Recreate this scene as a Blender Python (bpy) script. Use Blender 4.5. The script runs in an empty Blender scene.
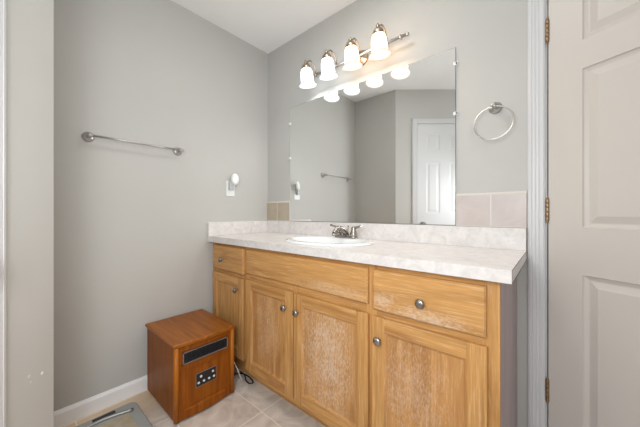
import bpy, bmesh, math, random
from mathutils import Vector, Matrix
random.seed(4)
PI = math.pi
S = bpy.context.scene
COL = S.collection

# ------------------------------------------------------------------ camera
HC = 1.06
cam = bpy.data.cameras.new('camera')
cam.sensor_width = 36.0
cam.lens = 271.84 / 640 * 36.0
cam.clip_start = 0.02
cam.shift_y = -(213.5 - 212.92) / 640
camo = bpy.data.objects.new('camera', cam)
COL.objects.link(camo)
camo.location = (1.8622, -1.4715, HC)
camo.rotation_euler = (PI / 2, 0, math.radians(40.816))
S.camera = camo

# ------------------------------------------------------------------ world, light, exposure
S.view_settings.view_transform = 'Standard'
S.view_settings.look = 'None'
S.view_settings.gamma = 1.0
S.view_settings.use_curve_mapping = False
S.view_settings.exposure = 0.10
w = bpy.data.worlds.new('world')
S.world = w
w.use_nodes = True
w.node_tree.nodes['Background'].inputs[0].default_value = (0.9, 0.95, 1, 1)
w.node_tree.nodes['Background'].inputs[1].default_value = 0.6


def area(name, loc, target, sx, sy, power, color):
    l = bpy.data.lights.new(name, 'AREA')
    l.shape = 'RECTANGLE'
    l.size, l.size_y = sx, sy
    l.energy = power
    l.color = color
    o = bpy.data.objects.new(name, l)
    COL.objects.link(o)
    o.location = loc
    o.rotation_euler = (Vector(target) - Vector(loc)).to_track_quat('-Z', 'Y').to_euler()
    return o


# fill lights added out of view to brighten the room and the hall
area('ceiling_fill_light', (1.15, -0.66, 2.41), (1.05, -0.68, 0), 0.3, 0.3, 5.0, (1.0, 0.99, 0.97))  # unseen fill added overhead for floor and left wall; no fixture here
area('upward_fill_light', (2.2, -1.35, 1.70), (1.0, -0.9, 2.42), 0.5, 0.5, 2.5, (1.0, 0.995, 0.985))  # added uplight, brightens the ceiling by bounce
area('rear_fill_light', (2.35, -2.25, 1.35), (0.3, -0.6, 0.8), 0.9, 1.7, 21, (0.97, 0.985, 1.0))  # added fill at the back of the closed room; no window there
area('camera_fill_light', (1.62, -1.62, 1.30), (0.75, -0.50, 0.60), 0.4, 0.4, 10, (0.97, 0.985, 1.0))  # soft fill added left of the camera for the lower surfaces
area('hall_fill_light', (2.3, 0.8, 2.3), (2.3, 0.8, 0), 0.5, 0.5, 12, (1, 0.97, 0.92))  # unseen fill added to light the hall behind the door

# ------------------------------------------------------------------ materials
MATS = {}


def mat(name, color, rough=0.5, metal=0.0, spec=0.5, emit=None, estr=0.0, coat=0.0):
    m = bpy.data.materials.new(name)
    m.use_nodes = True
    b = m.node_tree.nodes['Principled BSDF']
    b.inputs['Base Color'].default_value = (*color, 1)
    b.inputs['Roughness'].default_value = rough
    b.inputs['Metallic'].default_value = metal
    b.inputs['Specular IOR Level'].default_value = spec
    b.inputs['Coat Weight'].default_value = coat
    if emit:
        b.inputs['Emission Color'].default_value = (*emit, 1)
        b.inputs['Emission Strength'].default_value = estr
    MATS[name] = m
    return m


class NT:
    def __init__(s, m):
        s.t = m.node_tree
        s.b = s.t.nodes['Principled BSDF']

    def n(s, kind, **kw):
        x = s.t.nodes.new(kind)
        for k, v in kw.items():
            setattr(x, k, v)
        return x

    def l(s, a, b):
        s.t.links.new(a, b)

    def coord(s, scale=(1, 1, 1), loc=(0, 0, 0)):
        c = s.n('ShaderNodeTexCoord')
        m = s.n('ShaderNodeMapping')
        m.inputs['Scale'].default_value = scale
        m.inputs['Location'].default_value = loc
        s.l(c.outputs['Object'], m.inputs[0])
        return m.outputs[0]

    def noise(s, vec, scale, detail=4, rough=0.5, dist=0.0):
        x = s.n('ShaderNodeTexNoise')
        x.inputs['Scale'].default_value = scale
        x.inputs['Detail'].default_value = detail
        x.inputs['Roughness'].default_value = rough
        x.inputs['Distortion'].default_value = dist
        s.l(vec, x.inputs['Vector'])
        return x.outputs['Fac']

    def ramp(s, fac, stops):
        r = s.n('ShaderNodeValToRGB')
        e = r.color_ramp.elements
        while len(e) < len(stops):
            e.new(0.5)
        for i, (p, c) in enumerate(stops):
            e[i].position = p
            e[i].color = (*c, 1) if len(c) == 3 else c
        s.l(fac, r.inputs[0])
        return r.outputs[0]

    def mix(s, fac, a, b, mode='MIX'):
        x = s.n('ShaderNodeMixRGB', blend_type=mode)
        for i, v in ((0, fac), (1, a), (2, b)):
            if isinstance(v, (int, float)):
                x.inputs[i].default_value = v
            elif isinstance(v, tuple):
                x.inputs[i].default_value = (*v, 1)
            else:
                s.l(v, x.inputs[i])
        return x.outputs[0]

    def math(s, op, a, b=0.0, clamp=False):
        x = s.n('ShaderNodeMath', operation=op)
        x.use_clamp = clamp
        for i, v in ((0, a), (1, b)):
            if isinstance(v, (int, float)):
                x.inputs[i].default_value = v
            else:
                s.l(v, x.inputs[i])
        return x.outputs[0]

    def color(s, c):
        s.l(c, s.b.inputs['Base Color'])

    def bump(s, h, strength, dist=0.002):
        x = s.n('ShaderNodeBump')
        x.inputs['Strength'].default_value = strength
        x.inputs['Distance'].default_value = dist
        s.l(h, x.inputs['Height'])
        s.l(x.outputs[0], s.b.inputs['Normal'])


def wall_paint(name, col, spots=()):
    m = mat(name, col, 0.62, spec=0.3)
    t = NT(m)
    v = t.coord()
    n1 = t.noise(v, 2.2, 3)
    c = t.mix(n1, tuple(c * 0.96 for c in col), tuple(min(1, c * 1.04) for c in col))
    for (ctr, rad, k) in spots:                       # dabs of white filler
        d = t.n('ShaderNodeVectorMath', operation='DISTANCE')
        t.l(v, d.inputs[0])
        d.inputs[1].default_value = ctr
        f = t.math('LESS_THAN', d.outputs['Value'], rad)
        c = t.mix(t.math('MULTIPLY', f, k), c, (0.85, 0.85, 0.83))
    t.color(c)
    t.bump(t.noise(v, 160, 2), 0.12, 0.0015)
    return m


wall_paint('wall_paint', (0.495, 0.493, 0.471))
wall_paint('wall_paint_filled', (0.495, 0.493, 0.471), [((0.5665, -1.3913, 0.5255), 0.0048, 1.0), ((0.6031, -1.4223, 0.543), 0.005, 0.35), ((0.598, -1.418, 0.520), 0.003, 0.4)])
wall_paint('ceiling_paint', (0.90, 0.90, 0.895))
mat('white_trim', (0.60, 0.61, 0.62), 0.4)
mat('baseboard_paint', (0.86, 0.865, 0.87), 0.4)
mat('door_paint', (0.56, 0.525, 0.485), 0.42)
mat('door_paint_white', (0.60, 0.61, 0.62), 0.42)


def oak(name, axis, wear=None, base=(0.555, 0.300, 0.103), dark=(0.38, 0.175, 0.05), amount=1.0):
    """axis: the direction of the grain; wear: list of (centre, radii) patches in object coordinates"""
    m = mat(name, base, 0.42, spec=0.4)
    t = NT(m)
    sc = [60.0, 60.0, 60.0]
    sc[axis] = 3.0
    v = t.coord(tuple(sc))
    sc2 = [16.0, 16.0, 16.0]
    sc2[axis] = 1.1
    v2 = t.coord(tuple(sc2))
    fine = t.noise(v, 2.6, 6, 0.65, 0.3)
    broad = t.noise(v2, 1.2, 3, 0.5, 1.6)
    c = t.ramp(broad, [(0.3, dark), (0.5, base), (0.72, tuple(min(1, x * 1.18) for x in base))])
    c = t.mix(t.ramp(fine, [(0.42, (0.0,) * 3), (0.62, (0.75,) * 3)]), c, t.mix(0.6, c, dark, 'MIX'))
    pale = t.ramp(fine, [(0.30, (0.42,) * 3), (0.44, (0.0,) * 3)])
    c = t.mix(pale, c, (0.74, 0.56, 0.37))
    if wear:
        vv = t.coord()
        sn = [210.0] * 3
        sn[axis] = 60.0
        blot = t.noise(t.coord(tuple(sn)), 1.0, 5, 0.7)
        big = t.noise(vv, 13.0, 3, 0.6)
        total = None
        for (ctr, rad) in wear:
            sub = t.n('ShaderNodeVectorMath', operation='SUBTRACT')
            t.l(vv, sub.inputs[0])
            sub.inputs[1].default_value = ctr
            dv = t.n('ShaderNodeVectorMath', operation='DIVIDE')
            t.l(sub.outputs[0], dv.inputs[0])
            dv.inputs[1].default_value = rad
            ln = t.n('ShaderNodeVectorMath', operation='LENGTH')
            t.l(dv.outputs[0], ln.inputs[0])
            f = t.math('SUBTRACT', 1.25, ln.outputs['Value'], True)
            total = f if total is None else t.math('MAXIMUM', total, f)
        k = t.math('ADD', t.math('MULTIPLY', total, 0.14), t.math('MULTIPLY', big, 0.22))
        k = t.math('ADD', k, t.math('MULTIPLY', blot, 0.80))
        fac = t.ramp(k, [(0.56, (0,) * 3), (0.74, (0.9 * amount,) * 3)])
        fac = t.math('MULTIPLY', fac, t.math('MULTIPLY', total, 2.2, True))
        c = t.mix(fac, c, (0.68, 0.53, 0.41))
    t.color(c)
    t.bump(fine, 0.12, 0.001)
    return m


VO = (0.87, -0.25, 0.0)      # base of the vanity


def vl(x, y, z):
    return (x - VO[0], y - VO[1], z - VO[2])


oak('oak_vertical', 2)
oak('oak_horizontal', 0)
oak('oak_panel_plain', 2, base=(0.56, 0.30, 0.10), dark=(0.40, 0.19, 0.055))
oak('oak_panel_worn_light', 2, [(vl(0.62, -0.5, 0.42), (0.12, 0.2, 0.25))], base=(0.52, 0.275, 0.098), amount=0.5)
oak('oak_panel_worn', 2, [(vl(1.06, -0.5, 0.40), (0.17, 0.2, 0.30))], base=(0.52, 0.275, 0.10))
oak('oak_panel_worn_right', 2, [(vl(1.47, -0.5, 0.42), (0.13, 0.2, 0.22))], base=(0.51, 0.26, 0.09), amount=0.55)
oak('oak_drawer_worn', 0, [(vl(1.50, -0.5, 0.685), (0.2, 0.2, 0.045)), (vl(1.36, -0.5, 0.72), (0.07, 0.2, 0.04))], amount=0.9)
oak('oak_false_worn', 0, [(vl(1.1, -0.5, 0.715), (0.3, 0.2, 0.035))], amount=0.45)
oak('side_laminate', 2, base=(0.42, 0.335, 0.345), dark=(0.33, 0.26, 0.27))

# heater wood
m = mat('heater_wood', (0.33, 0.10, 0.022), 0.42, spec=0.18)
t = NT(m)
n = t.noise(t.coord((26, 26, 2.2)), 1.6, 5, 0.6, 0.6)
t.color(t.ramp(n, [(0.3, (0.17, 0.043, 0.003)), (0.55, (0.255, 0.072, 0.005)), (0.78, (0.33, 0.103, 0.009))]))
m = mat('heater_wood_top', (0.36, 0.11, 0.025), 0.34, spec=0.25)
t = NT(m)
n = t.noise(t.coord((2.2, 26, 26)), 1.6, 5, 0.6, 0.6)
t.color(t.ramp(n, [(0.3, (0.21, 0.064, 0.007)), (0.55, (0.31, 0.10, 0.012)), (0.78, (0.39, 0.135, 0.02))]))
mat('heater_edge', (0.36, 0.115, 0.008), 0.38, spec=0.25)
mat('black_plastic', (0.012, 0.012, 0.014), 0.3)
mat('louvre_plastic', (0.018, 0.024, 0.03), 0.3)
mat('silver_plastic', (0.26, 0.20, 0.175), 0.4, metal=0.3)
mat('button_white', (0.75, 0.75, 0.75), 0.4)

# laminate counter
m = mat('laminate', (0.70, 0.665, 0.64), 0.33)
t = NT(m)
v = t.coord()
n1 = t.noise(v, 16, 5, 0.6, 1.2)
n2 = t.noise(v, 60, 3, 0.6)
n3 = t.noise(v, 3.4, 2)
c = t.ramp(n1, [(0.32, (0.585, 0.58, 0.57)), (0.5, (0.70, 0.685, 0.67)), (0.68, (0.78, 0.765, 0.75))])
c = t.mix(t.ramp(n2, [(0.5, (0,) * 3), (0.7, (0.5,) * 3)]), c, (0.58, 0.56, 0.54))
t.color(t.mix(t.math('MULTIPLY', n3, 0.35), c, (0.72, 0.63, 0.60)))
mat('laminate_seam', (0.13, 0.085, 0.07), 0.6)
mat('porcelain', (0.80, 0.82, 0.83), 0.08, spec=0.6, coat=0.5)

# brushed nickel and friends
mat('brushed_nickel', (0.55, 0.52, 0.49), 0.28, metal=1)
mat('faucet_nickel', (0.40, 0.37, 0.34), 0.22, metal=1)
mat('wall_nickel', (0.50, 0.49, 0.475), 0.33, metal=1)
mat('dark_nickel', (0.36, 0.33, 0.31), 0.3, metal=1)
mat('bronze_nickel', (0.42, 0.34, 0.27), 0.3, metal=1)
mat('satin_chrome', (0.66, 0.65, 0.64), 0.3, metal=1)
mat('dull_chrome', (0.36, 0.36, 0.35), 0.5, metal=1)
mat('worn_brass', (0.33, 0.23, 0.14), 0.45, metal=1)
m = mat('mirror_glass', (0.93, 0.945, 0.94), 0.0, metal=1)
mat('mirror_edge', (0.12, 0.14, 0.135), 0.2)
m = mat('clear_plastic', (0.85, 0.87, 0.88), 0.15)
mat('white_plastic', (0.80, 0.81, 0.81), 0.35)
mat('grey_plastic', (0.45, 0.46, 0.48), 0.4)


def shade_mat(name, col, st):
    m = mat(name, (0.15, 0.147, 0.143), 0.35, emit=col, estr=st)
    return m


shade_mat('shade_cool', (0.86, 0.94, 1.0), 4.0)
shade_mat('shade_warm', (1.0, 0.66, 0.38), 7.0)
shade_mat('shade_lip_cool', (0.93, 0.96, 1.0), 0.80)
shade_mat('shade_lip_warm', (1.0, 0.84, 0.68), 0.80)
mat('bulb_cool', (1, 1, 1), 0.5, emit=(0.93, 0.97, 1.0), estr=5)
mat('bulb_warm', (1, 1, 1), 0.5, emit=(1.0, 0.86, 0.66), estr=5)


def tiles_mat(name, tile, origin, grout, c1, c2, axes=(0, 1), rough=0.35, groutw=0.005, tint=None):
    m = mat(name, c1, rough)
    t = NT(m)
    co = t.n('ShaderNodeTexCoord')
    sx = t.n('ShaderNodeSeparateXYZ')
    t.l(co.outputs['Object'], sx.inputs[0])
    ws, ids = [], []
    for k, ax in enumerate(axes):
        q = t.math('DIVIDE', t.math('SUBTRACT', sx.outputs[ax], origin[k]), tile)
        fl = t.math('FLOOR', q)
        fr = t.math('SUBTRACT', q, fl)
        d = t.math('MINIMUM', fr, t.math('SUBTRACT', 1.0, fr))
        ws.append(t.math('LESS_THAN', d, groutw / tile / 2))
        ids.append(fl)
    g = t.math('MAXIMUM', ws[0], ws[1])
    cmb = t.n('ShaderNodeCombineXYZ')
    t.l(ids[0], cmb.inputs[0])
    t.l(ids[1], cmb.inputs[1])
    wn = t.n('ShaderNodeTexWhiteNoise')
    t.l(cmb.outputs[0], wn.inputs[0])
    v = t.coord()
    add = t.n('ShaderNodeVectorMath', operation='ADD')
    t.l(v, add.inputs[0])
    t.l(cmb.outputs[0], add.inputs[1])
    n1 = t.noise(add.outputs[0], 7, 5, 0.6, 1.5)
    c = t.ramp(n1, [(0.33, c1), (0.66, c2)])
    c = t.mix(t.math('MULTIPLY', wn.outputs[0], 0.3), c, tuple(x * 0.8 for x in c1))
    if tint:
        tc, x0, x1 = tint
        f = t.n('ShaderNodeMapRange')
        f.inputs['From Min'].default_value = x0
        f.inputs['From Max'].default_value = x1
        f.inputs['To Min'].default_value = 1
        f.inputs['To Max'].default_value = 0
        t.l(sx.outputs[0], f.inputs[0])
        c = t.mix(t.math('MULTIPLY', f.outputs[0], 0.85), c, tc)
    t.color(t.mix(g, c, grout))
    t.bump(t.math('SUBTRACT', n1, t.math('MULTIPLY', g, 2.0)), 0.25, 0.002)
    return m


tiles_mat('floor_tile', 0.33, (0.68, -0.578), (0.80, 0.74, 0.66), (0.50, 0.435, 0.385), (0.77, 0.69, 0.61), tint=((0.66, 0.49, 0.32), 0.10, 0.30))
tiles_mat('wall_tile_tan', 0.148, (-0.0135, 0.998), (0.62, 0.59, 0.55), (0.43, 0.36, 0.27), (0.50, 0.43, 0.335), axes=(0, 2))
tiles_mat('wall_tile_pink', 0.148, (1.639, 0.998), (0.62, 0.59, 0.56), (0.50, 0.44, 0.415), (0.57, 0.51, 0.485), axes=(0, 2))
mat('grout', (0.66, 0.63, 0.58), 0.7)

m = mat('scale_glass', (0.33, 0.35, 0.34), 0.18, spec=0.6)
m = mat('scale_platform', (0.42, 0.36, 0.26), 0.25, spec=0.5)
t = NT(m)
t.color(t.ramp(t.noise(t.coord(), 30, 4), [(0.3, (0.37, 0.315, 0.22)), (0.7, (0.46, 0.40, 0.29))]))
mat('cord_black', (0.015, 0.015, 0.016), 0.4)
mat('cord_white', (0.7, 0.7, 0.7), 0.4)


# ------------------------------------------------------------------ mesh helpers
class MB:
    """collects shapes in world coordinates; build() links them as ONE mesh object"""

    def __init__(s):
        s.bm = bmesh.new()

    def face(s, vs, mi=0, smooth=False):
        try:
            f = s.bm.faces.new(vs)
        except ValueError:
            return
        f.material_index = mi
        f.smooth = smooth

    def box(s, a, b, mi=0, bev=0.0, M=None, seg=2):
        old = set(s.bm.faces)
        r = bmesh.ops.create_cube(s.bm, size=1.0)
        vs = r['verts']
        c = [(a[i] + b[i]) / 2 for i in range(3)]
        d = [abs(b[i] - a[i]) for i in range(3)]
        for v in vs:
            v.co = Vector((c[0] + v.co.x * d[0], c[1] + v.co.y * d[1], c[2] + v.co.z * d[2]))
        fs = set(f for v in vs for f in v.link_faces)
        if bev > 0:
            es = list(set(e for v in vs for e in v.link_edges))
            bmesh.ops.bevel(s.bm, geom=es, offset=bev, segments=seg, affect='EDGES', profile=0.5)
            fs = set(s.bm.faces) - old
        for f in fs:
            f.material_index = mi
        if M is not None:
            for v in set(v for f in fs for v in f.verts):
                v.co = M @ v.co
        return s

    def loft(s, rings, mi=0, smooth=True, cap0=True, cap1=True, closed=True):
        R = [[s.bm.verts.new(p) for p in r] for r in rings]
        n = len(R[0])
        for i in range(len(R) - 1):
            for j in range(n if closed else n - 1):
                k = (j + 1) % n
                s.face((R[i][j], R[i][k], R[i + 1][k], R[i + 1][j]), mi, smooth)
        if cap0:
            s.face(list(reversed(R[0])), mi)
        if cap1:
            s.face(R[-1], mi)
        return s

    def lathe(s, prof, M=None, n=32, mi=0, cap0=True, cap1=True, sy=1.0):
        """prof: list of (radius, height) around local z"""
        M = M or Matrix()
        rings = []
        for r, h in prof:
            rings.append([M @ Vector((r * math.cos(2 * PI * k / n), sy * r * math.sin(2 * PI * k / n), h)) for k in range(n)])
        return s.loft(rings, mi, True, cap0, cap1)

    def tube(s, pts, r, n=12, mi=0, closed=False):
        pts = [Vector(p) for p in pts]
        N = len(pts)
        rr = r if isinstance(r, (list, tuple)) else [r] * N
        rings = []
        up = None
        for i, p in enumerate(pts):
            a = pts[(i - 1) % N] if closed or i > 0 else p
            b = pts[(i + 1) % N] if closed or i < N - 1 else p
            d = (b - a).normalized()
            if up is None:
                up = d.orthogonal().normalized()
            up = (up - d * up.dot(d)).normalized()
            sd = d.cross(up)
            rings.append([p + rr[i] * (math.cos(2 * PI * k / n) * up + math.sin(2 * PI * k / n) * sd) for k in range(n)])
        if closed:
            rings.append(rings[0])
            return s.loft(rings, mi, True, False, False)
        return s.loft(rings, mi)

    def prism(s, poly, M, depth, mi=0):
        """poly in local xy, extruded to local z = depth"""
        a = [M @ Vector((x, y, 0)) for x, y in poly]
        b = [M @ Vector((x, y, depth)) for x, y in poly]
        return s.loft([a, b], mi, False)

    def build(s, name, mats, parent=None, smooth_angle=None):
        root = parent
        while root is not None and root.parent is not None:
            root = root.parent
        off = Vector(root['_o']) if root is not None else Vector((0, 0, 0))
        if root is None:                                   # put the origin at the base of the thing
            xs = [v.co.copy() for v in s.bm.verts]
            off = Vector(((min(v.x for v in xs) + max(v.x for v in xs)) / 2, (min(v.y for v in xs) + max(v.y for v in xs)) / 2, min(v.z for v in xs)))
            if KEEP0:
                off = Vector((0, 0, 0))
        for v in s.bm.verts:
            v.co -= off
        bmesh.ops.remove_doubles(s.bm, verts=s.bm.verts, dist=1e-6)
        bmesh.ops.recalc_face_normals(s.bm, faces=s.bm.faces)
        me = bpy.data.meshes.new(name)
        s.bm.to_mesh(me)
        s.bm.free()
        o = bpy.data.objects.new(name, me)
        COL.objects.link(o)
        for mm in (mats if isinstance(mats, (list, tuple)) else [mats]):
            me.materials.append(MATS[mm])
        if parent is not None:
            o.parent = parent
        else:
            o.location = off
            o['_o'] = tuple(off)
        return o


KEEP0 = True


def smooth_path(P, n=8):
    P = [Vector(p_) for p_ in P]
    out = []
    for i in range(len(P) - 1):
        p0, p1, p2, p3 = P[max(i - 1, 0)], P[i], P[i + 1], P[min(i + 2, len(P) - 1)]
        for k in range(n):
            u = k / n
            out.append(0.5 * ((2 * p1) + (-p0 + p2) * u + (2 * p0 - 5 * p1 + 4 * p2 - p3) * u * u + (-p0 + 3 * p1 - 3 * p2 + p3) * u ** 3))
    out.append(P[-1])
    return out


def tag(o, label, cat, group=None):
    o['label'] = label
    o['category'] = cat
    if group:
        o['group'] = group
    return o


def thing(name, label, cat, loc, group=None):
    o = bpy.data.objects.new(name, None)
    o.empty_display_size = 0.05
    COL.objects.link(o)
    o.location = loc
    o['_o'] = tuple(loc)
    return tag(o, label, cat, group)


def struct(o):
    o['kind'] = 'structure'
    return o


def frame(origin, zdir, xdir=None):
    """matrix with local z along zdir"""
    z = Vector(zdir).normalized()
    x = Vector(xdir) if xdir else z.orthogonal()
    x = (x - z * x.dot(z)).normalized()
    y = z.cross(x)
    M = Matrix((x, y, z)).transposed().to_4x4()
    M.translation = Vector(origin)
    return M


# ------------------------------------------------------------------ the room
H = 2.4228
D = 1.3607
AX = 0.5306
PH = math.radians(40.375)
adir = Vector((math.cos(PH), -math.sin(PH), 0))          # along the angled wall
anrm = Vector((math.sin(PH), math.cos(PH), 0))           # into the room
A0 = Vector((AX, -D, 0))
AL = 1.55
A1 = A0 + adir * AL
XR = 2.9
YB = A1.y
DW0, DW1, DH = 1.838, 2.56, 2.045                         # doorway in the mirror wall
HB = 1.15                                                 # far side of the hall


def st_box(name, a, b, m, M=None):
    return struct(MB().box(a, b, M=M).build(name, m))


struct(MB().box((-0.12, YB - 0.12, -0.1), (XR + 0.12, HB + 0.1, 0)).build('floor', 'floor_tile'))
struct(MB().box((-0.12, YB - 0.12, H), (XR + 0.12, HB + 0.1, H + 0.1)).build('ceiling', 'ceiling_paint'))
st_box('wall_left', (-0.12, -D - 0.12, 0), (0, 0, H), 'wall_paint')
b = MB()
b.box((-0.12, 0, 0), (DW0 - 0.012, 0.12, H))
b.box((DW0 - 0.012, 0, DH + 0.012), (DW1 + 0.012, 0.12, H))
b.box((DW1 + 0.012, 0, 0), (XR + 0.12, 0.12, H))
struct(b.build('wall_back', 'wall_paint'))
st_box('wall_right', (XR, YB - 0.12, 0), (XR + 0.12, 0, H), 'wall_paint')
# the wall behind the camera, its outside corner and the angled run in one piece
P = [(0, -D), (AX, -D), (A1.x, A1.y), (A1.x - 0.3, A1.y - 0.12), (AX - 0.05, -D - 0.12), (0, -D - 0.12)]
struct(MB().prism(P, Matrix(), H).build('wall_front', 'wall_paint_filled'))
st_box('wall_rear', (A1.x - 0.3, YB - 0.12, 0), (XR, YB, H), 'wall_paint')
# hall beyond the open door
st_box('wall_hall', (1.1, HB, 0), (XR + 0.12, HB + 0.1, H), 'wall_paint')
st_box('wall_hall_side', (1.1, 0.12, 0), (1.2, HB, H), 'wall_paint')
st_box('wall_hall_right', (XR, 0.12, 0), (XR + 0.12, HB, H), 'wall_paint')


def baseboard(name, p, q, nrm):
    p, q, nrm = Vector(p), Vector(q), Vector(nrm)
    d = (q - p)
    M = Matrix((nrm, Vector((0, 0, 1)), d.normalized())).transposed().to_4x4()
    M.translation = p
    prof = [(0.0005, 0), (0.013, 0), (0.013, 0.068), (0.009, 0.076), (0.006, 0.0835), (0.0005, 0.0835)]
    struct(MB().prism(prof, M, d.length).build(name, 'baseboard_paint'))


baseboard('baseboard_left', (0, -D + 0.014, 0), (0, -0.515, 0), (1, 0, 0))
baseboard('baseboard_front', (0.0, -D, 0), (AX - 0.004, -D, 0), (0, 1, 0))
baseboard('baseboard_angled', A0 + adir * 0.008, A0 + adir * 0.170, anrm)
baseboard('baseboard_rear', (A1.x, YB, 0), (XR, YB, 0), (0, 1, 0))
baseboard('baseboard_right', (XR, YB + 0.014, 0), (XR, -0.02, 0), (-1, 0, 0))

# casings: fluted white trim around the two doorways
CP = [(0, 0), (0.058, 0), (0.058, 0.009), (0.052, 0.013), (0.045, 0.0145), (0.043, 0.0125), (0.040, 0.0145),
      (0.033, 0.0145), (0.031, 0.0125), (0.028, 0.0145), (0.021, 0.0145), (0.019, 0.0125), (0.016, 0.0145), (0.006, 0.016), (0.0, 0.012)]


def casing(name, x0, x1, h, M):
    """M maps local x along the wall, y up, z out of the wall; opening from x0 to x1, height h"""
    b = MB()
    L = Vector((1, 0, 0)); U = Vector((0, 1, 0)); O = Vector((0, 0, 1))
    W_ = 0.058
    # mitred U: offsets of profile from the opening's edge outward
    rings = []
    for (cx, cy, dx, dy) in ((x0, 0, -1, 0), (x0, h, -1, 1), (x1, h, 1, 1), (x1, 0, 1, 0)):
        ring = []
        for (pu, pz) in CP:
            u = pu
            ring.append(M @ Vector((cx + dx * u, cy + dy * u, pz + 0.0004)))
        rings.append(ring)
    b.loft(rings, 0, False)
    return struct(b.build(name, 'white_trim'))


Mb = Matrix(((1, 0, 0, 0), (0, 0, -1, 0), (0, 1, 0, 0), (0, 0, 0, 1)))        # mirror wall, out = -y
casing('trim_1', 1.832, DW1 + 0.006, DH + 0.006, Mb)
b = MB()
b.box((DW0 - 0.0118, 0.0002, 0), (DW0 - 0.0005, 0.1198, DH))
b.box((DW1 + 0.0005, 0.0002, 0), (DW1 + 0.0118, 0.1198, DH))
b.box((DW0 - 0.0118, 0.0002, DH), (DW1 + 0.0118, 0.1198, DH + 0.0118))
b.box((DW0 - 0.0005, 0.042, 0), (DW0 + 0.010, 0.075, DH))
b.box((DW1 - 0.010, 0.042, 0), (DW1 + 0.0005, 0.075, DH))
struct(b.build('trim_2', 'white_trim'))

Ma = Matrix((adir, Vector((0, 0, 1)), anrm)).transposed().to_4x4()
Ma.translation = A0
DA0, DA1 = 0.237, 0.848
casing('trim_3', DA0, DA1, 2.043, Ma)


def door_leaf(b, width, height, thick, cols, rows, M, rec=0.010, mi=0):
    """local x across, y up, z thickness (0 = back, thick = front); raised panels in recesses"""
    bv = 0.014
    for (zf, sgn) in ((thick, 1), (0, -1)):
        xs = sorted([0, width] + [v for c in cols for v in c])
        ys = sorted([0, height] + [v for r in rows for v in r])
        for i in range(len(xs) - 1):
            for j in range(len(ys) - 1):
                x0, x1, y0, y1 = xs[i], xs[i + 1], ys[j], ys[j + 1]
                P = lambda x, y, z: b.bm.verts.new(M @ Vector((x, y, z)))
                if i % 2 == 1 and j % 2 == 1:
                    steps = [(0, 0), (0.003, -rec * 0.6), (bv, -rec), (bv + 0.004, -rec), (bv + 0.028, -rec * 0.2)]
                    R = []
                    for (ins, dz) in steps:
                        z = zf + sgn * dz
                        R.append([P(x0 + ins, y0 + ins, z), P(x1 - ins, y0 + ins, z), P(x1 - ins, y1 - ins, z), P(x0 + ins, y1 - ins, z)])
                    for a_, c_ in zip(R[:-1], R[1:]):
                        for k in range(4):
                            l = (k + 1) % 4
                            b.face((a_[k], a_[l], c_[l], c_[k]), mi)
                    b.face(R[-1], mi)
                else:
                    b.face((P(x0, y0, zf), P(x1, y0, zf), P(x1, y1, zf), P(x0, y1, zf)), mi)
    xs = sorted([0, width] + [v for c in cols for v in c])
    ys = sorted([0, height] + [v for r in rows for v in r])
    V = lambda x, y, z: b.bm.verts.new(M @ Vector((x, y, z)))
    for i in range(len(xs) - 1):
        for y in (0, height):
            b.face((V(xs[i], y, 0), V(xs[i + 1], y, 0), V(xs[i + 1], y, thick), V(xs[i], y, thick)), mi)
    for j in range(len(ys) - 1):
        for x in (0, width):
            b.face((V(x, ys[j], 0), V(x, ys[j + 1], 0), V(x, ys[j + 1], thick), V(x, ys[j], thick)), mi)


# door_1: stands ajar, hinged beside the vanity
ANG = math.radians(27)
HP = Vector((1.8395, -0.010, 0))                               # hinge pin
dd = Vector((math.cos(ANG), -math.sin(ANG), 0))
dn = Vector((-math.sin(ANG), -math.cos(ANG), 0))               # the face towards the bathroom
Md = Matrix((dd, Vector((0, 0, 1)), dn)).transposed().to_4x4()
Md.translation = HP + dd * 0.006 - dn * 0.031 + Vector((0, 0, 0.012))
b = MB()
z0 = 0.012
door_leaf(b, 0.705, 2.025, 0.035, [(0.109, 0.297), (0.408, 0.596)],
          [(0.23 - z0, 0.828 - z0), (1.005 - z0, 1.598 - z0), (1.705 - z0, 1.925 - z0)], Md)
door1 = struct(b.build('door_1', 'door_paint'))
for hz in (1.808, 1.072, 0.332):
    b = MB()
    for k in range(5):
        za = hz - 0.045 + k * 0.018
        b.lathe([(0.0058, za + 0.0008), (0.0066, za + 0.0025), (0.0066, za + 0.0155), (0.0058, za + 0.0172)], Matrix.Translation(HP + Vector((0, -0.0065, 0))), 14)
    b.lathe([(0.0035, hz + 0.045), (0.005, hz + 0.048), (0.004, hz + 0.052)], Matrix.Translation(HP + Vector((0, -0.0065, 0))), 12)
    b.lathe([(0.004, hz - 0.052), (0.005, hz - 0.048), (0.0035, hz - 0.045)], Matrix.Translation(HP + Vector((0, -0.0065, 0))), 12)
    b.build('hinge', 'worn_brass', door1)
kb = MB()
M = Md @ Matrix.Translation((0.645, 0.93, 0.035))
kb.lathe([(0.032, 0), (0.032, 0.006), (0.012, 0.010), (0.011, 0.03), (0.02, 0.036), (0.027, 0.048), (0.026, 0.058), (0.015, 0.066)], M, 28)
kb.build('door_knob', 'brushed_nickel', door1)

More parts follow.
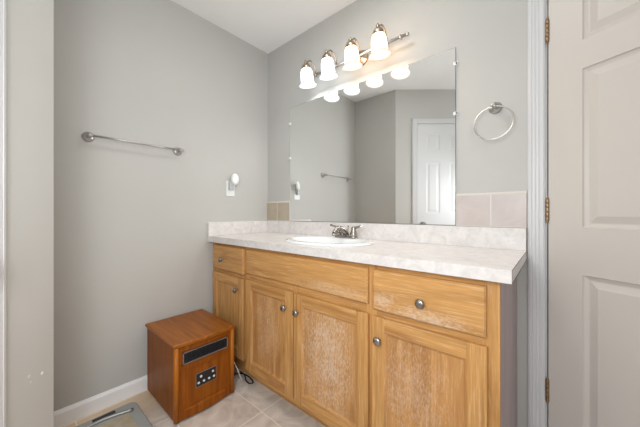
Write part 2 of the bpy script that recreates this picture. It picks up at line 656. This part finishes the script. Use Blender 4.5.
# door_2: closed door in the angled wall, seen in the mirror
b = MB()
Md2 = Ma @ Matrix.Translation((DA0 + 0.003, 0.008, 0.0008))
door_leaf(b, DA1 - DA0 - 0.006, 2.030, 0.006 + 0.004, [(0.095, 0.245), (0.350, 0.500)],
          [(0.22, 0.83), (1.05, 1.605), (1.74, 1.915)], Md2, 0.0045)
door2 = struct(b.build('door_2', 'door_paint_white'))
kb = MB()
M = Md2 @ Matrix.Translation((0.055, 0.925, 0.010))
kb.lathe([(0.031, 0), (0.031, 0.006), (0.012, 0.010), (0.011, 0.03), (0.02, 0.036), (0.027, 0.048), (0.026, 0.058), (0.015, 0.066)], M, 28)
kb.build('door_knob', 'dark_nickel', door2)

KEEP0 = False

# ------------------------------------------------------------------ vanity cabinet
van = thing('vanity_cabinet', 'long honey oak bathroom vanity with two drawers and four worn doors', 'vanity', VO)
FY = -0.4935                     # face of the frame
FF = -0.512                      # face of doors
VX0, VX1, VT = 0.004, 1.737, 0.8575
b = MB()
b.box((VX0, FY + 0.018, 0.0), (VX0 + 0.016, -0.002, VT))
b.box((VX1 - 0.016, FY + 0.018, 0.12), (VX1, -0.002, VT), 1)
b.box((VX1 - 0.016, FY + 0.075, 0.0), (VX1, -0.002, 0.12), 1)
b.box((VX0 + 0.016, FY + 0.018, 0.12), (VX1 - 0.016, -0.008, 0.135))
b.box((VX0 + 0.016, -0.008, 0.0), (VX1 - 0.016, -0.002, VT))
b.build('carcass', ['oak_vertical', 'side_laminate'], van)
b = MB()
b.box((VX0 + 0.016, FY + 0.060, 0.0), (VX1 - 0.0165, FY + 0.072, 0.1195))
b.build('toe_kick', 'oak_horizontal', van)
# face frame: stiles full height, rails between, lower rail with the rounded cut at its left end
ff = MB()
def bx(x0, x1, z0, z1, mi): ff.box((x0, FY, z0), (x1, FY + 0.018, z1), mi)
ZB = 0.075
for (x0, x1, zb) in ((VX0, 0.045, 0.13), (0.400, 0.455, 0.135), (0.832, 0.872, ZB + 0.055), (1.272, 1.320, ZB + 0.055), (1.690, VX1, ZB)):
    bx(x0, x1, zb, VT, 0)
for (x0, x1) in ((0.045, 0.400), (0.455, 0.832), (0.872, 1.272), (1.320, 1.690)):
    if x0 in (0.455,):
        bx(x0, x1, 0.828, VT, 1)
    else:
        bx(x0, x1, 0.828, VT, 1)
    bx(x0, x1, 0.645, 0.695, 1)
M = Matrix(((1, 0, 0, 0), (0, 0, -1, FY + 0.018), (0, 1, 0, 0), (0, 0, 0, 1)))
poly = [(0.045, 0.130), (0.400, 0.130)]
for k in range(7):
    a = PI / 2 * k / 6
    poly.append((0.400 + 0.055 * (1 - math.cos(a)), 0.130 - (0.130 - ZB) * math.sin(a)))
poly += [(1.690, ZB), (1.690, ZB + 0.055), (0.455, ZB + 0.055), (0.455, 0.15), (0.045, 0.15)]
ff.prism(poly, M, 0.018, 1)
ff.build('face_frame', ['oak_vertical', 'oak_horizontal'], van)


def knob(parent, x, z):
    b = MB()
    M = frame((x + 0.011, FF - 0.0002, z - 0.004), (0, -1, 0))
    b.lathe([(0.0085, 0), (0.0085, 0.0015), (0.0055, 0.004), (0.005, 0.010), (0.0085, 0.0135), (0.0158, 0.0175), (0.0168, 0.0205), (0.015, 0.0245), (0.009, 0.0275), (0.003, 0.0285)], M, 28)
    b.build('knob', 'dark_nickel', parent)


def slab_front(name, x0, x1, z0, z1, m, label=None):
    b = MB()
    steps = [(0.0, FY - 0.0003), (0.0, FF + 0.006), (0.005, FF + 0.001), (0.009, FF)]
    R = []
    for ins, y in steps:
        R.append([(x0 + ins, y, z0 + ins), (x1 - ins, y, z0 + ins), (x1 - ins, y, z1 - ins), (x0 + ins, y, z1 - ins)])
    b.loft(R, 0, False)
    o = b.build(name, m, van)
    if label:
        o['label'] = label
    return o


d = slab_front('drawer', 0.028, 0.403, 0.672, 0.838, 'oak_horizontal')
knob(d, 0.150, 0.750)
slab_front('false_drawer_front', 0.434, 1.286, 0.690, 0.836, 'oak_false_worn', 'long oak false drawer front without a knob')
d = slab_front('drawer', 1.309, 1.703, 0.674, 0.834, 'oak_drawer_worn', 'oak drawer front with pale scuffed lower edge')
knob(d, 1.496, 0.748)


def cab_door(x0, x1, z0, z1, pm, kx, kz, label=None):
    b = MB()
    w_ = 0.056
    yb, t_ = FY - 0.0003, FF
    def piece(ax0, ax1, az0, az1, mi):
        b.box((ax0, t_, az0), (ax1, yb, az1), mi, 0.0022, seg=1)
    piece(x0, x0 + w_, z0, z1, 0)
    piece(x1 - w_, x1, z0, z1, 0)
    piece(x0 + w_, x1 - w_, z1 - w_, z1, 1)
    piece(x0 + w_, x1 - w_, z0, z0 + w_, 1)
    d = b.build('cabinet_door', ['oak_vertical', 'oak_horizontal'], van)
    if label:
        d['label'] = label
    # recessed panel with a sloping moulding running round it
    b = MB()
    a0, a1, c0, c1 = x0 + w_, x1 - w_, z0 + w_, z1 - w_
    R = []
    for ins, y in ((-0.0, yb), (-0.0, t_ + 0.003), (0.004, t_ + 0.0045), (0.008, t_ + 0.0095), (0.011, t_ + 0.0105)):
        R.append([(a0 + ins, y, c0 + ins), (a1 - ins, y, c0 + ins), (a1 - ins, y, c1 - ins), (a0 + ins, y, c1 - ins)])
    b.loft(R, 0, False)
    b.build('panel', pm, d)
    knob(d, kx, kz)


cab_door(0.028, 0.403, 0.142, 0.650, 'oak_panel_plain', 0.327, 0.577)
cab_door(0.430, 0.846, 0.106, 0.652, 'oak_panel_worn_light', 0.783, 0.570)
cab_door(0.857, 1.288, 0.104, 0.650, 'oak_panel_worn', 0.874, 0.566, 'oak cabinet door with whitish worn centre panel')
cab_door(1.306, 1.706, 0.100, 0.648, 'oak_panel_worn_right', 1.330, 0.566)

# ------------------------------------------------------------------ countertop
CT0, CT1 = 0.8585, 0.8978
CW, CDp = 1.7705, 0.537
SX, SY, SRX, SRY = 0.893, -0.287, 0.270, 0.203
ct = thing('countertop', 'pale mottled pinkish grey laminate countertop with backsplash on the oak vanity', 'countertop', (CW / 2, -CDp / 2, CT0))
b = MB()
x0, x1, y0, y1 = 0.0008, CW, -CDp, -0.002
hx, hy = SRX - 0.02, SRY - 0.02
angs = sorted(set([2 * PI * k / 64 for k in range(64)] + [math.atan2(yy - SY, xx - SX) % (2 * PI) for xx in (x0, x1) for yy in (y0, y1)]))
inner, outer = [], []
for a in angs:
    c, s_ = math.cos(a), math.sin(a)
    inner.append((SX + hx * c, SY + hy * s_))
    tt = min([((x1 if c > 0 else x0) - SX) / c if abs(c) > 1e-9 else 9e9, ((y1 if s_ > 0 else y0) - SY) / s_ if abs(s_) > 1e-9 else 9e9])
    outer.append((SX + tt * c, SY + tt * s_))
rings = [[(x, y, CT0) for x, y in inner], [(x, y, CT1) for x, y in inner], [(x, y, CT1) for x, y in outer], [(x, y, CT0) for x, y in outer], [(x, y, CT0) for x, y in inner]]
b.loft(rings, 0, False, False, False)
b.build('worktop', 'laminate', ct)
b = MB()
b.box((0.0215, -0.021, CT1), (CW, -0.002, 0.9943), 0, 0.0015, seg=1)
b.build('backsplash', 'laminate', ct)
b = MB()
b.box((0.0008, -CDp + 0.0006, CT1), (0.0205, -0.002, 0.9943), 0, 0.0015, seg=1)
b.build('side_splash', 'laminate', ct)
b = MB()
e = 0.0012
b.box((CW, -CDp, CT0), (CW + e, -CDp + 0.0015, CT1))
b.box((CW, -CDp, CT0), (CW + e, -0.002, CT0 + 0.0015))
b.box((CW, -CDp, CT1 - 0.0015), (CW + e, -0.021, CT1))
b.box((CW, -0.0225, CT1 - 0.0015), (CW + e, -0.021, 0.9943))
b.build('edge_seam', 'laminate_seam', ct)

# sink
sk = thing('sink', 'white oval drop-in basin set into the countertop', 'sink', (SX, SY, CT1))
b = MB()
prof = [(1.00, 0.0003), (1.0, 0.006), (0.985, 0.011), (0.955, 0.0135), (0.90, 0.013), (0.865, 0.009), (0.84, 0.0), (0.80, -0.03), (0.70, -0.075), (0.5, -0.105), (0.25, -0.118), (0.09, -0.12)]
rings = []
for r, h in prof:
    rings.append([(SX + SRX * r * math.cos(2 * PI * k / 64), SY + SRY * r * math.sin(2 * PI * k / 64) * (1.0 if r > 0.9 else 0.88) - (0.020 if r < 0.9 else 0), CT1 + h) for k in range(64)])
under = []
for r, h in ((0.09, -0.128), (0.5, -0.114), (0.71, -0.085), (0.82, -0.035), (0.86, -0.002), (0.915, 0.0003), (1.0, 0.0003)):
    under.append([(SX + SRX * r * math.cos(2 * PI * k / 64), SY + SRY * r * math.sin(2 * PI * k / 64) * (1.0 if r > 0.9 else 0.88) - (0.020 if r < 0.9 else 0), CT1 + h) for k in range(64)])
b.loft(rings + under, 0, True, False, False)
b.build('basin', 'porcelain', sk)
b = MB()
b.lathe([(0.02, 0.0), (0.026, 0.002), (0.024, 0.004), (0.017, 0.003), (0.016, 0.001)], Matrix.Translation((SX, SY - 0.0200, CT1 - 0.1205)), 24)
b.build('drain', 'brushed_nickel', sk)

# faucet
FX, FYY, FZ = 0.905, -0.122, CT1 + 0.0135
fc = thing('faucet', 'brushed nickel two handle faucet at the back of the white basin', 'faucet', (FX, FYY, FZ))
b = MB()
rings = []
for h, sc in ((0, 1.0), (0.006, 1.0), (0.010, 0.94), (0.016, 0.86), (0.018, 0.7)):
    ring = []
    for k in range(40):
        a = 2 * PI * k / 40
        cx = 0.055 if math.cos(a) > 0 else -0.055
        ring.append((FX + cx + 0.026 * sc * math.cos(a), FYY + 0.026 * sc * math.sin(a), FZ + h))
    rings.append(ring)
b.loft(rings)
b.build('base_plate', 'faucet_nickel', fc)
b = MB()
b.lathe([(0.020, 0.016), (0.018, 0.03), (0.015, 0.042), (0.010, 0.050), (0.003, 0.053)], Matrix.Translation((FX, FYY, FZ)), 24)
pts = []
for k in range(12):
    u = k / 11
    pts.append((FX, FYY - 0.005 - 0.115 * u, FZ + 0.030 + 0.032 * math.sin(u * PI * 0.85) - 0.012 * u * u))
b.tube(pts, [0.0175 - 0.006 * k / 11 for k in range(12)], 16)
b.lathe([(0.009, -0.016), (0.010, -0.012), (0.010, 0.0)], Matrix.Translation(pts[-1]), 16)
b.build('spout', 'faucet_nickel', fc)
for sgn in (-1, 1):
    hx_ = FX + sgn * 0.055
    b = MB()
    b.lathe([(0.0235, 0.012), (0.022, 0.022), (0.0175, 0.038), (0.0135, 0.050), (0.0145, 0.056), (0.0125, 0.064), (0.005, 0.069)], Matrix.Translation((hx_, FYY, FZ)), 24)
    tip = (hx_ + sgn * 0.058, FYY - 0.006, FZ + 0.073)
    b.tube([(hx_, FYY, FZ + 0.058), (hx_ + sgn * 0.02, FYY, FZ + 0.063), (hx_ + sgn * 0.042, FYY - 0.004, FZ + 0.068), tip], [0.0085, 0.0072, 0.0062, 0.0078], 14)
    b.build('handle', 'faucet_nickel', fc)
b = MB()
b.lathe([(0.0025, 0.0), (0.0025, 0.045), (0.006, 0.050), (0.006, 0.056), (0.003, 0.059)], Matrix.Translation((FX, FYY + 0.0222, FZ + 0.014)), 12)
b.build('lift_rod', 'faucet_nickel', fc)

# ------------------------------------------------------------------ tiles either side of the mirror
TZ0, TZ1 = 0.9953, 1.146


def tile_run(x0, x1, m, label):
    global KEEP0
    KEEP0 = True
    b = MB()
    b.box((x0, -0.0085, TZ0), (x1, -0.0006, TZ1), 0, 0.0012, seg=1)
    b.box((x0, -0.0087, TZ1), (x1, -0.0006, TZ1 + 0.009), 1, 0.001, seg=1)
    o = b.build('tile_strip', [m, 'grout'])
    KEEP0 = False
    return tag(o, label, 'tiles', 'short tile strips beside the mirror')


tile_run(0.003, 0.2815, 'wall_tile_tan', 'short strip of tan wall tiles left of the mirror above the counter')
tile_run(1.4915, 1.7715, 'wall_tile_pink', 'short strip of pinkish wall tiles right of the mirror above the counter')

# ------------------------------------------------------------------ mirror
MX0, MX1, MZ0, MZ1 = 0.284, 1.489, 0.998, 1.886
mr = thing('wall_mirror', 'large frameless rectangular mirror on the wall over the vanity', 'mirror', ((MX0 + MX1) / 2, 0, MZ0))
b = MB()
ed = 0.0015
yb, yf = -0.0008, -0.006
R = [[(MX0, yb, MZ0), (MX1, yb, MZ0), (MX1, yb, MZ1), (MX0, yb, MZ1)],
     [(MX0, yf + ed, MZ0), (MX1, yf + ed, MZ0), (MX1, yf + ed, MZ1), (MX0, yf + ed, MZ1)],
     [(MX0 + ed, yf, MZ0 + ed), (MX1 - ed, yf, MZ0 + ed), (MX1 - ed, yf, MZ1 - ed), (MX0 + ed, yf, MZ1 - ed)]]
b.loft(R, 1, False, True, False)
vs = [b.bm.verts.new(v) for v in R[2]]
b.face(vs, 0)
b.build('mirror_glass', ['mirror_glass', 'mirror_edge'], mr)
for cx, cz, sg in ((MX1, 1.803, 1), (MX1, 1.555, 1), (MX0, 1.76, -1), (MX0, 1.49, -1)):
    b = MB()
    b.box((cx - 0.010, -0.0115, cz - 0.008), (cx + 0.010, -0.0065, cz + 0.008), 0, 0.0015)
    b.box((cx + (0.0008 if sg > 0 else -0.011), -0.0115, cz - 0.008), (cx + (0.011 if sg > 0 else -0.0008), -0.0006, cz + 0.008), 0, 0.001)
    b.build('mirror_clip', 'clear_plastic', mr)

# ------------------------------------------------------------------ vanity light
LX = [0.600, 0.780, 0.961, 1.140]
LY = -0.135
BZ, BY = 2.026, -0.052
lf = thing('vanity_light', 'four lamp nickel vanity light bar with white glass bell shades above the mirror', 'light fixture', (0.87, 0, BZ))
b = MB()
b.tube([(0.485, BY, BZ), (1.255, BY, BZ)], 0.0085, 16)
for x in (0.517, 1.222):
    b.lathe([(0.0075, -0.005), (0.0125, -0.003), (0.0125, 0.003), (0.0075, 0.005)], frame((x, BY, BZ), (1, 0, 0)), 20)
for x, s_ in ((0.485, -1), (1.255, 1)):
    b.lathe([(0.0075, 0), (0.0105, 0.002), (0.0105, 0.008), (0.006, 0.013), (0.0015, 0.015)], frame((x, BY, BZ), (s_, 0, 0)), 20)
b.build('bar', 'brushed_nickel', lf)
b = MB()
M = frame((0.938, -0.0006, BZ + 0.008), (0, -1, 0), (1, 0, 0))
b.lathe([(0.050, 0), (0.050, 0.004), (0.045, 0.009), (0.036, 0.013), (0.03, 0.022), (0.014, 0.028), (0.012, 0.045)], M, 36)
b.build('back_plate', 'bronze_nickel', lf)
for i, x in enumerate(LX):
    cool = i < 2
    # bell leans a little away from the wall at the top
    T = Matrix.Translation((x, LY, 1.922)) @ Matrix.Rotation(math.radians(9), 4, 'X') @ Matrix.Diagonal((1, 1, 0.90, 1)) @ Matrix.Translation((0, 0, -1.922))
    arm = MB()
    top = T @ Vector((0, 0, 2.078))
    pts = smooth_path([(x, BY, BZ), (x, BY - 0.008, BZ + 0.030), (x, BY - 0.035, BZ + 0.062), (x, (BY + top.y) / 2 - 0.014, BZ + 0.070), (x, top.y + 0.006, top.z)], 5)
    arm.tube(pts, 0.0045, 12)
    arm.lathe([(0.007, 0), (0.013, 0.002), (0.013, 0.008), (0.0075, 0.010)], frame((x - 0.005, BY, BZ), (1, 0, 0)), 18)
    arm.build('arm', 'bronze_nickel', lf)
    b = MB()
    b.lathe([(0.030, 2.035), (0.031, 2.045), (0.029, 2.056), (0.022, 2.068), (0.013, 2.077), (0.010, 2.082), (0.0115, 2.086), (0.009, 2.092), (0.004, 2.099), (0.001, 2.104)], T, 28)
    b.build('cap', 'bronze_nickel', lf)
    b = MB()
    prof = [(0.029, 2.040), (0.035, 2.030), (0.0395, 2.012), (0.0415, 1.985), (0.0425, 1.960), (0.044, 1.944)]
    b.lathe(prof, T, 36, 0, False, False)
    lip = [(0.044, 1.944), (0.0465, 1.941), (0.0465, 1.938), (0.051, 1.930), (0.058, 1.923), (0.0595, 1.918), (0.056, 1.917), (0.050, 1.925), (0.0435, 1.940), (0.040, 1.960)]
    b.lathe(lip, T, 36, 1, False, False)
    sh = b.build('lamp_shade', ['shade_cool', 'shade_lip_cool'] if cool else ['shade_warm', 'shade_lip_warm'], lf)
    b = MB()
    b.lathe([(0.012, 2.03), (0.013, 2.005), (0.020, 1.990), (0.022, 1.982), (0.016, 1.974), (0.003, 1.971)], T, 24)
    b.build('bulb', 'bulb_cool' if cool else 'bulb_warm', lf)
    L = bpy.data.lights.new('bulb_light', 'POINT')
    L.energy = 2.3
    L.shadow_soft_size = 0.02
    L.color = (0.90, 0.96, 1.0) if cool else (1.0, 0.74, 0.50)
    lo = bpy.data.objects.new('bulb_light', L)
    COL.objects.link(lo)
    lo.location = (x, LY - 0.004, 1.946)

# ------------------------------------------------------------------ towel bar
tb = thing('towel_bar', 'thin brushed nickel towel bar on the grey left wall', 'towel bar', (0, -0.963, 1.46))
for yy in (-1.187, -0.739):
    b = MB()
    b.lathe([(0.026, 0.0006), (0.026, 0.004), (0.0235, 0.006), (0.0235, 0.009), (0.020, 0.0115), (0.014, 0.014), (0.009, 0.018), (0.008, 0.045), (0.0115, 0.049), (0.013, 0.057), (0.0115, 0.064), (0.005, 0.068)], frame((0, yy, 1.46), (1, 0, 0)), 30)
    b.build('post', 'wall_nickel', tb)
b = MB()
b.tube([(0.056, -1.199, 1.46), (0.056, -0.722, 1.46)], 0.0052, 12)
b.build('rod', 'wall_nickel', tb)

# towel ring
tr = thing('towel_ring', 'round brushed nickel towel ring on the wall right of the mirror', 'towel ring', (1.657, 0, 1.535))
b = MB()
b.lathe([(0.026, 0.0006), (0.026, 0.004), (0.0235, 0.006), (0.0235, 0.009), (0.020, 0.0115), (0.014, 0.014), (0.009, 0.018), (0.008, 0.036), (0.0115, 0.040), (0.0125, 0.048), (0.010, 0.054), (0.004, 0.057)], frame((1.657, 0, 1.540), (0, -1, 0)), 30)
b.build('post', 'wall_nickel', tr)
b = MB()
RR = 0.0745
b.tube([(1.655 + RR * math.sin(2 * PI * k / 56), -0.049 - 0.012 * (1 - math.cos(2 * PI * k / 56)) / 2, 1.535 - RR + RR * math.cos(2 * PI * k / 56)) for k in range(56)], 0.0033, 12, 0, True)
b.build('ring', 'satin_chrome', tr)

# ------------------------------------------------------------------ outlet and plug-in night light
ou = thing('outlet', 'white wall outlet on the left wall near the counter', 'outlet', (0, -0.358, 1.185))
b = MB()
b.box((0.0006, -0.392, 1.187), (0.006, -0.322, 1.302), 0, 0.002)
for z in (1.222, 1.267):
    b.lathe([(0.016, 0), (0.016, 0.0015)], frame((0.006, -0.357, z), (1, 0, 0)), 24)
b.build('cover_plate', 'white_plastic', ou)
nl = thing('night_light', 'small white oval plug-in night light in the wall outlet', 'night light', (0.0078, -0.357, 1.245))
b = MB()
b.box((0.0078, -0.378, 1.232), (0.030, -0.340, 1.300), 0, 0.004)
b.build('body', 'grey_plastic', nl)
b = MB()
Me = frame((0.033, -0.336, 1.314), (1, -0.35, 0.1), (0, 0, 1))
prof = [(0.0, -0.006), (0.6, -0.006), (0.92, -0.003), (1.0, 0.003), (0.93, 0.010), (0.7, 0.016), (0.35, 0.019), (0.05, 0.020)]
rings = [[Me @ Vector((0.044 * r * math.cos(2 * PI * k / 32), 0.030 * r * math.sin(2 * PI * k / 32), h)) for k in range(32)] for r, h in prof[1:]]
b.loft(rings)
b.build('lens', 'white_plastic', nl)

# ------------------------------------------------------------------ infrared heater
HX0, HX1, HY0, HY1, HZ = 0.034, 0.430, -0.922, -0.596, 0.385
he = thing('space_heater', 'boxy reddish brown wood cabinet space heater on the tile floor beside the vanity', 'heater', ((HX0 + HX1) / 2, (HY0 + HY1) / 2, 0))
b = MB()
b.box((HX0, HY0, 0.014), (HX1, HY1, HZ), 0, 0.004)
b.build('cabinet', 'heater_wood', he)
b = MB()
# lid, front edge bowed
N = 12
poly = [(HX0 - 0.006, HY0 - 0.008), ]
for k in range(N + 1):
    u = k / N
    poly.append((HX1 + 0.012 + 0.014 * math.sin(PI * u), HY0 - 0.008 + (HY1 - HY0 + 0.016) * u))
poly.append((HX0 - 0.006, HY1 + 0.008))
def ring(ins, z):
    cx = sum(p_[0] for p_ in poly) / len(poly); cy = (HY0 + HY1) / 2; cx = (HX0 + HX1) / 2
    out = []
    for (x, y) in poly:
        out.append((x + (-ins if x > cx else ins), y + (-ins if y > cy + 0.1 else (ins if y < cy - 0.1 else 0)), z))
    return out
b.loft([ring(0.003, HZ + 0.0004), ring(0.0, HZ + 0.004), ring(0, HZ + 0.015), ring(0.004, HZ + 0.019)], 0, False)
b.build('lid', 'heater_wood_top', he)
# front fascia: two rounded stiles, bowed top rail and apron around the flat front board
b = MB()
for yy in (HY0 + 0.008, HY1 - 0.008):
    b = MB()
    b.lathe([(0.0125, 0.014), (0.0125, HZ - 0.0005)], Matrix.Translation((HX1 + 0.002, yy, 0)), 20)
    b.build('corner_post', 'heater_edge', he)
b = MB()
def bow(z0, z1, d0, d1, dep=0.0):
    R = []
    for (z, d_) in ((z0, d0), (z1, d1)):
        pass
    n_ = 14
    bot, top = [], []
    for k in range(n_ + 1):
        u = k / n_
        y = HY0 + 0.018 + (HY1 - HY0 - 0.036) * u
        bot.append((HX1 + 0.006 + d0 * math.sin(PI * u), y, z0 + dep * math.sin(PI * u)))
        top.append((HX1 + 0.006 + d1 * math.sin(PI * u), y, z1 + 0))
    ringb = bot + [(HX1 - 0.001, HY1 - 0.018, z0), (HX1 - 0.001, HY0 + 0.018, z0)]
    ringt = top + [(HX1 - 0.001, HY1 - 0.018, z1), (HX1 - 0.001, HY0 + 0.018, z1)]
    b.loft([ringb, ringt], 0, False)
bow(0.014, 0.052, 0.016, 0.012)
bow(0.052, 0.060, 0.012, 0.002)
b.build('base_rail', 'heater_wood', he)
b = MB()
bow(0.358, HZ - 0.0005, 0.010, 0.014)
b.build('top_rail', 'heater_wood', he)
b = MB()
bow(0.268, 0.286, 0.003, 0.009, -0.014)
b.build('moulding', 'heater_wood', he)
b = MB()
b.box((HX1 - 0.001, HY0 + 0.018, 0.059), (HX1 + 0.004, HY1 - 0.018, 0.358))
b.build('front_board', 'heater_wood', he)
GX = HX1 + 0.004
b = MB()
gy0, gy1, gz0, gz1 = -0.884, -0.636, 0.289, 0.350
for a_, c_ in (((gy0, gz0), (gy1, gz0 + 0.004)), ((gy0, gz1 - 0.004), (gy1, gz1)), ((gy0, gz0), (gy0 + 0.004, gz1)), ((gy1 - 0.004, gz0), (gy1, gz1))):
    b.box((GX, a_[0], a_[1]), (GX + 0.008, c_[0], c_[1]), 1)
b.box((GX, gy0 + 0.004, gz0 + 0.004), (GX + 0.0008, gy1 - 0.004, gz1 - 0.004), 0)
g = b.build('grille', ['black_plastic', 'silver_plastic'], he)
b = MB()
for k in range(6):
    z = gz0 + 0.011 + k * 0.0078
    b.box((GX + 0.001, gy0 + 0.006, z - 0.001), (GX + 0.0055, gy1 - 0.006, z + 0.001))
for k in range(9):
    y = gy0 + 0.02 + k * 0.0260
    b.box((GX + 0.001, y - 0.0008, gz0 + 0.006), (GX + 0.0045, y + 0.0008, gz1 - 0.006))
b.build('louvres', 'louvre_plastic', g)
b = MB()
py0, py1, pz0, pz1 = -0.818, -0.704, 0.140, 0.213
b.box((GX, py0, pz0), (GX + 0.003, py1, pz1), 1)
b.box((GX + 0.003, py0 + 0.003, pz0 + 0.003), (GX + 0.004, py1 - 0.003, pz1 - 0.003), 0)
cp = b.build('control_panel', ['black_plastic', 'silver_plastic'], he)
for (u, v_, r_) in ((0.13, 0.30, .0062), (0.38, 0.30, .0062), (0.63, 0.30, .0062), (0.87, 0.30, .0062), (0.24, 0.70, .0066), (0.82, 0.70, .0062)):
    b = MB()
    b.lathe([(r_, 0), (r_, 0.0018), (r_ * 0.8, 0.0026)], frame((GX + 0.0041, py0 + (py1 - py0) * u, pz0 + (pz1 - pz0) * v_), (1, 0, 0)), 18)
    b.build('button', 'button_white', cp)
for xx in (HX0 + 0.03, HX1 - 0.02):
    for yy in (HY0 + 0.025, HY1 - 0.025):
        b = MB()
        b.lathe([(0.012, 0.0), (0.014, 0.003), (0.014, 0.0138)], Matrix.Translation((xx, yy, 0)), 16)
        b.build('foot', 'black_plastic', he)


b = MB()
b.tube(smooth_path([(0.20, HY1 - 0.002, 0.10), (0.22, -0.570, 0.05), (0.25, -0.52, 0.006), (0.300, -0.460, 0.0045), (0.354, -0.446, 0.0045), (0.413, -0.452, 0.0045), (0.441, -0.464, 0.0045), (0.430, -0.484, 0.0045), (0.385, -0.478, 0.0045), (0.34, -0.458, 0.009), (0.28, -0.448, 0.0045)]), 0.0042, 10)
b.build('power_cord', 'cord_black', he)
b = MB()
b.tube(smooth_path([(0.27, HY1 - 0.001, 0.22), (0.33, -0.560, 0.175), (0.385, -0.545, 0.115), (0.400, -0.53, 0.06), (0.385, -0.50, 0.013), (0.33, -0.475, 0.0045), (0.27, -0.465, 0.0045)]), 0.0026, 10)
o = b.build('power_cord', 'cord_white', he)
o['label'] = 'thin white cord'

# ------------------------------------------------------------------ bathroom scale
SX0, SX1, SY0, SY1 = 0.108, 0.418, -1.322, -1.004
sc = thing('bathroom_scale', 'flat grey bathroom scale with tan platform on the floor by the baseboard', 'scale', ((SX0 + SX1) / 2, (SY0 + SY1) / 2, 0))
b = MB()
rings = []
for ins, z in ((0.012, 0.006), (0.0, 0.012), (0.0, 0.024), (0.004, 0.028)):
    ring_ = []
    rc = 0.028 - ins * 0.5
    for (cx, cy, a0) in ((SX1, SY1, 0), (SX0, SY1, 90), (SX0, SY0, 180), (SX1, SY0, 270)):
        sx_ = -1 if cx == SX1 else 1
        sy_ = -1 if cy == SY1 else 1
        for k in range(7):
            a = math.radians(a0 + 90 * k / 6)
            ring_.append((cx + sx_ * (ins + rc) + rc * math.cos(a), cy + sy_ * (ins + rc) + rc * math.sin(a), z))
    rings.append(ring_)
b.loft(rings, 0, False)
b.build('body', 'scale_glass', sc)
b = MB()
b.box((0.196, SY0 + 0.05, 0.0282), (SX1 - 0.03, SY1 - 0.048, 0.0300), 0, 0.0008, seg=1)
b.build('platform', 'scale_platform', sc)
b = MB()
pts = []
for k in range(17):
    u = k / 16
    y = SY0 + 0.02 + (SY1 - SY0 - 0.05) * u
    pts.append((0.194 - 0.030 * math.sin(PI * u), y, 0.0325))
b.tube(pts, 0.0085, 12)
b.build('trim_bar', 'dull_chrome', sc)
b = MB()
b.box((0.122, -1.190, 0.0282), (0.150, -1.098, 0.0305), 0, 0.001, seg=1)
b.build('display', 'black_plastic', sc)
for xx in (SX0 + 0.04, SX1 - 0.04):
    for yy in (SY0 + 0.04, SY1 - 0.04):
        b = MB()
        b.lathe([(0.012, 0.0), (0.013, 0.0065)], Matrix.Translation((xx, yy, 0)), 16)
        b.build('foot', 'black_plastic', sc)

# two dabs of filler on the angled wall end are part of the paint; strip helper properties
for o in bpy.data.objects:
    if '_o' in o:
        del o['_o']
